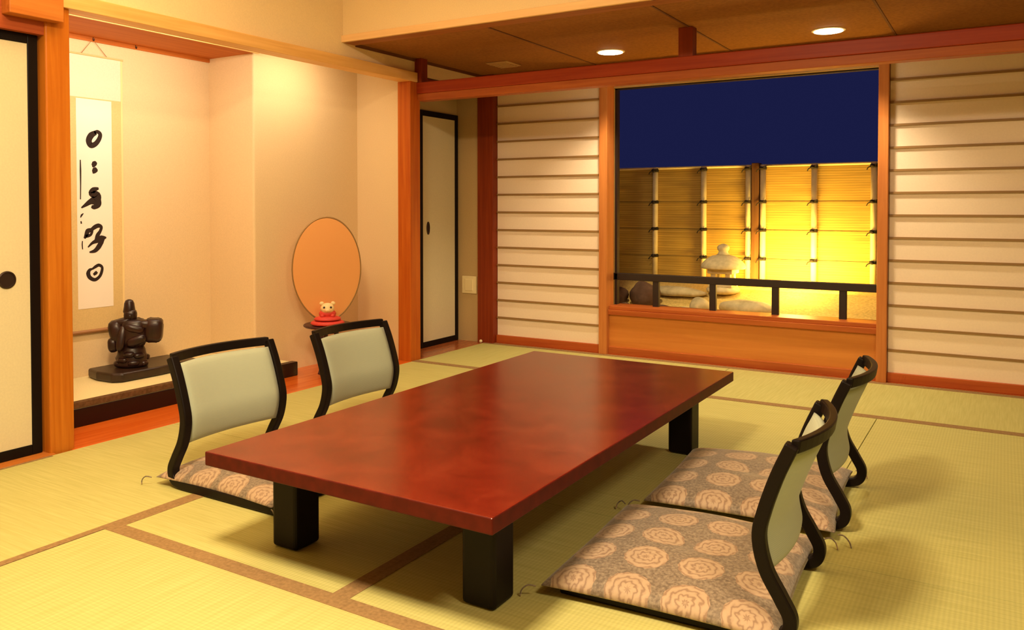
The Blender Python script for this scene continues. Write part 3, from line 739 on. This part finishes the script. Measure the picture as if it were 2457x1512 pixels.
# balcony railing just outside the glass
r = thing('garden_railing', 'low dark railing of one rail on posts outside the glass', 'railing', (-1.55, 5.46, .335))
bm = BM(); box(bm, -.88, .92, -.02, .02, .187, .236); obj('top_rail', bm, 'iron', r, .003)
for x in (-2.10, -1.692, -1.277, -.862):
    bm = BM(); box(bm, x+1.55-.022, x+1.55+.022, -.016, .016, 0, .188); obj('post', bm, 'iron', r, .003)
# stone lantern
LX, LY = -1.82, 6.12
LZ = .196   # the lantern stands on the rise
ln = thing('stone_lantern', 'small pale stone lantern with a domed cap before the fence', 'lantern', (LX, LY, .396))
bm = BM(); lathe(bm, [(.05, .291), (.040, .301), (.034, .316), (.044, .332), (.046, .349), (.034, .364), (.010, .374)], 20); obj('finial', bm, 'stone', ln, smooth=True)
bm = BM(); lathe(bm, [(.08, .182), (.160, .187), (.168, .196), (.158, .224), (.128, .256), (.085, .282), (.03, .294)], 28); obj('roof', bm, 'stone', ln, smooth=True)
bm = BM()
for k in range(4):
    a = PI/4+k*PI/2; box(bm, math.cos(a)*.078-.020, math.cos(a)*.078+.020, math.sin(a)*.078-.020, math.sin(a)*.078+.020, .060, .184)
box(bm, -.095, .095, -.095, .095, .150, .186); box(bm, -.09, .09, -.09, .09, .050, .072)
obj('light_box', bm, 'stone', ln, .006)
bm = BM(); lathe(bm, [(.085, -.004), (.118, .010), (.126, .030), (.110, .050), (.05, .054)], 24); obj('platform', bm, 'stone', ln, smooth=True)
# rocks and small stones
def rock(c, r, m, label, cat='rock', rz=0, j=.12):
    bm = BM(); ellipsoid(bm, (0,0,0), r, (0,0,rz), 22, 14, j)
    for v_ in bm.verts:
        if v_.co.z < -r[2]*.55: v_.co.z = -r[2]*.55
    o = obj('garden_rock', bm, m, None, smooth=True); o.location = (c[0], c[1], gh(c[1])+r[2]*.5)
    return tag(o, label, cat, 'rocks before the bamboo fence')
rock((-1.56, 5.82), (.20, .10, .060), 'rock', 'broad flat pale rock beside the lantern, brightly lit')
rock((-1.90, 5.80), (.075, .07, .065), 'rock', 'upright pale rock below the lantern, behind a railing post')
rock((-2.62, 5.80), (.15, .12, .105), 'rock_dark', 'dark rock at the window edge, next to the post', rz=.4)
rock((-2.34, 5.86), (.12, .10, .115), 'rock_dark', 'dark tall rock behind the first railing post')
rock((-2.18, 6.06), (.24, .10, .045), 'rock', 'long low brown rock between the dark rock and lantern', rz=-.1)
rock((-2.42, 5.64), (.05, .045, .035), 'rock_dark', 'small dark stone between the two dark rocks')
rock((-2.16, 5.70), (.08, .05, .030), 'rock_dark', 'small dark stone just above the sill beyond the railing post')
rock((-1.97, 5.67), (.06, .05, .030), 'rock', 'small pale stone at the sill below the pale upright rock')

# ------------------------------------------------------------------ lights
def area(name, loc, rot, sx, sy, e, col, shape='RECTANGLE', spread=PI):
    l = bpy.data.lights.new(name, 'AREA'); l.shape = shape; l.size = sx; l.size_y = sy; l.energy = e; l.color = col; l.spread = spread
    o = bpy.data.objects.new(name, l); COL.objects.link(o); o.location = loc; o.rotation_euler = rot
    return o
WARM = (1, .755, .46)
area('ceiling_lamp_light', (-1.25, .75, 2.62), (0, 0, 0), .45, .45, 92, WARM, 'SQUARE')
area('chair_back_fill', (1.0, .9, 2.55), (0, math.radians(24), 0), .5, .5, 34, WARM, 'SQUARE')  # added fill from camera right to brighten the chair backs, no fixture
area('upper_wall_fill', (-2.7, 1.8, 2.25), (PI, 0, 0), .6, 1.6, 30, WARM, 'SQUARE')  # added unseen uplight, brightens the upper left wall by ceiling bounce
a = area('alcove_strip_light', (-3.60, 2.60, 1.97), (0, math.radians(50), 0), .05, 1.05, 8.5, (1, .83, .63))
area('garden_uplight', (-1.36, 6.17, .455), (math.radians(180-34), 0, 0), .80, .05, 19, (1, .60, .08))
area('alcove_strip_light.001', (-3.58, 3.70, 1.975), (0, math.radians(30), 0), .05, .5, 2.9, (1, .80, .55))
g = bpy.data.lights.new('garden_point_fill', 'POINT'); g.energy = 11; g.color = (1, .70, .20); g.shadow_soft_size = .10  # added fill for the lantern side and gravel, no fixture here
go = bpy.data.objects.new('garden_point_fill', g); COL.objects.link(go); go.location = (-1.30, 6.12, .60)

w = bpy.data.worlds.new('night_sky'); sc.world = w; w.use_nodes = True
bgn = w.node_tree.nodes['Background']; bgn.inputs['Color'].default_value = (.0075, .0088, .044, 1); bgn.inputs['Strength'].default_value = 1

# ------------------------------------------------------------------ camera
cd = bpy.data.cameras.new('camera'); cam = bpy.data.objects.new('camera', cd); COL.objects.link(cam)
cam.location = (0, 0, 1.05); cam.rotation_euler = (PI/2-.0231, 0, .5423)
cd.sensor_width = 36; cd.lens = 1961.2*36/2457; cd.shift_y = (541.5-756)/2457; cd.clip_start = .05
sc.camera = cam
sc.view_settings.view_transform = 'Standard'; sc.view_settings.look = 'None'; sc.view_settings.gamma = 1; sc.view_settings.exposure = .42
sc.view_settings.use_curve_mapping = False
sc.cycles.use_denoising = True
sc.cycles.max_bounces = 8
sc.cycles.sample_clamp_indirect = 6
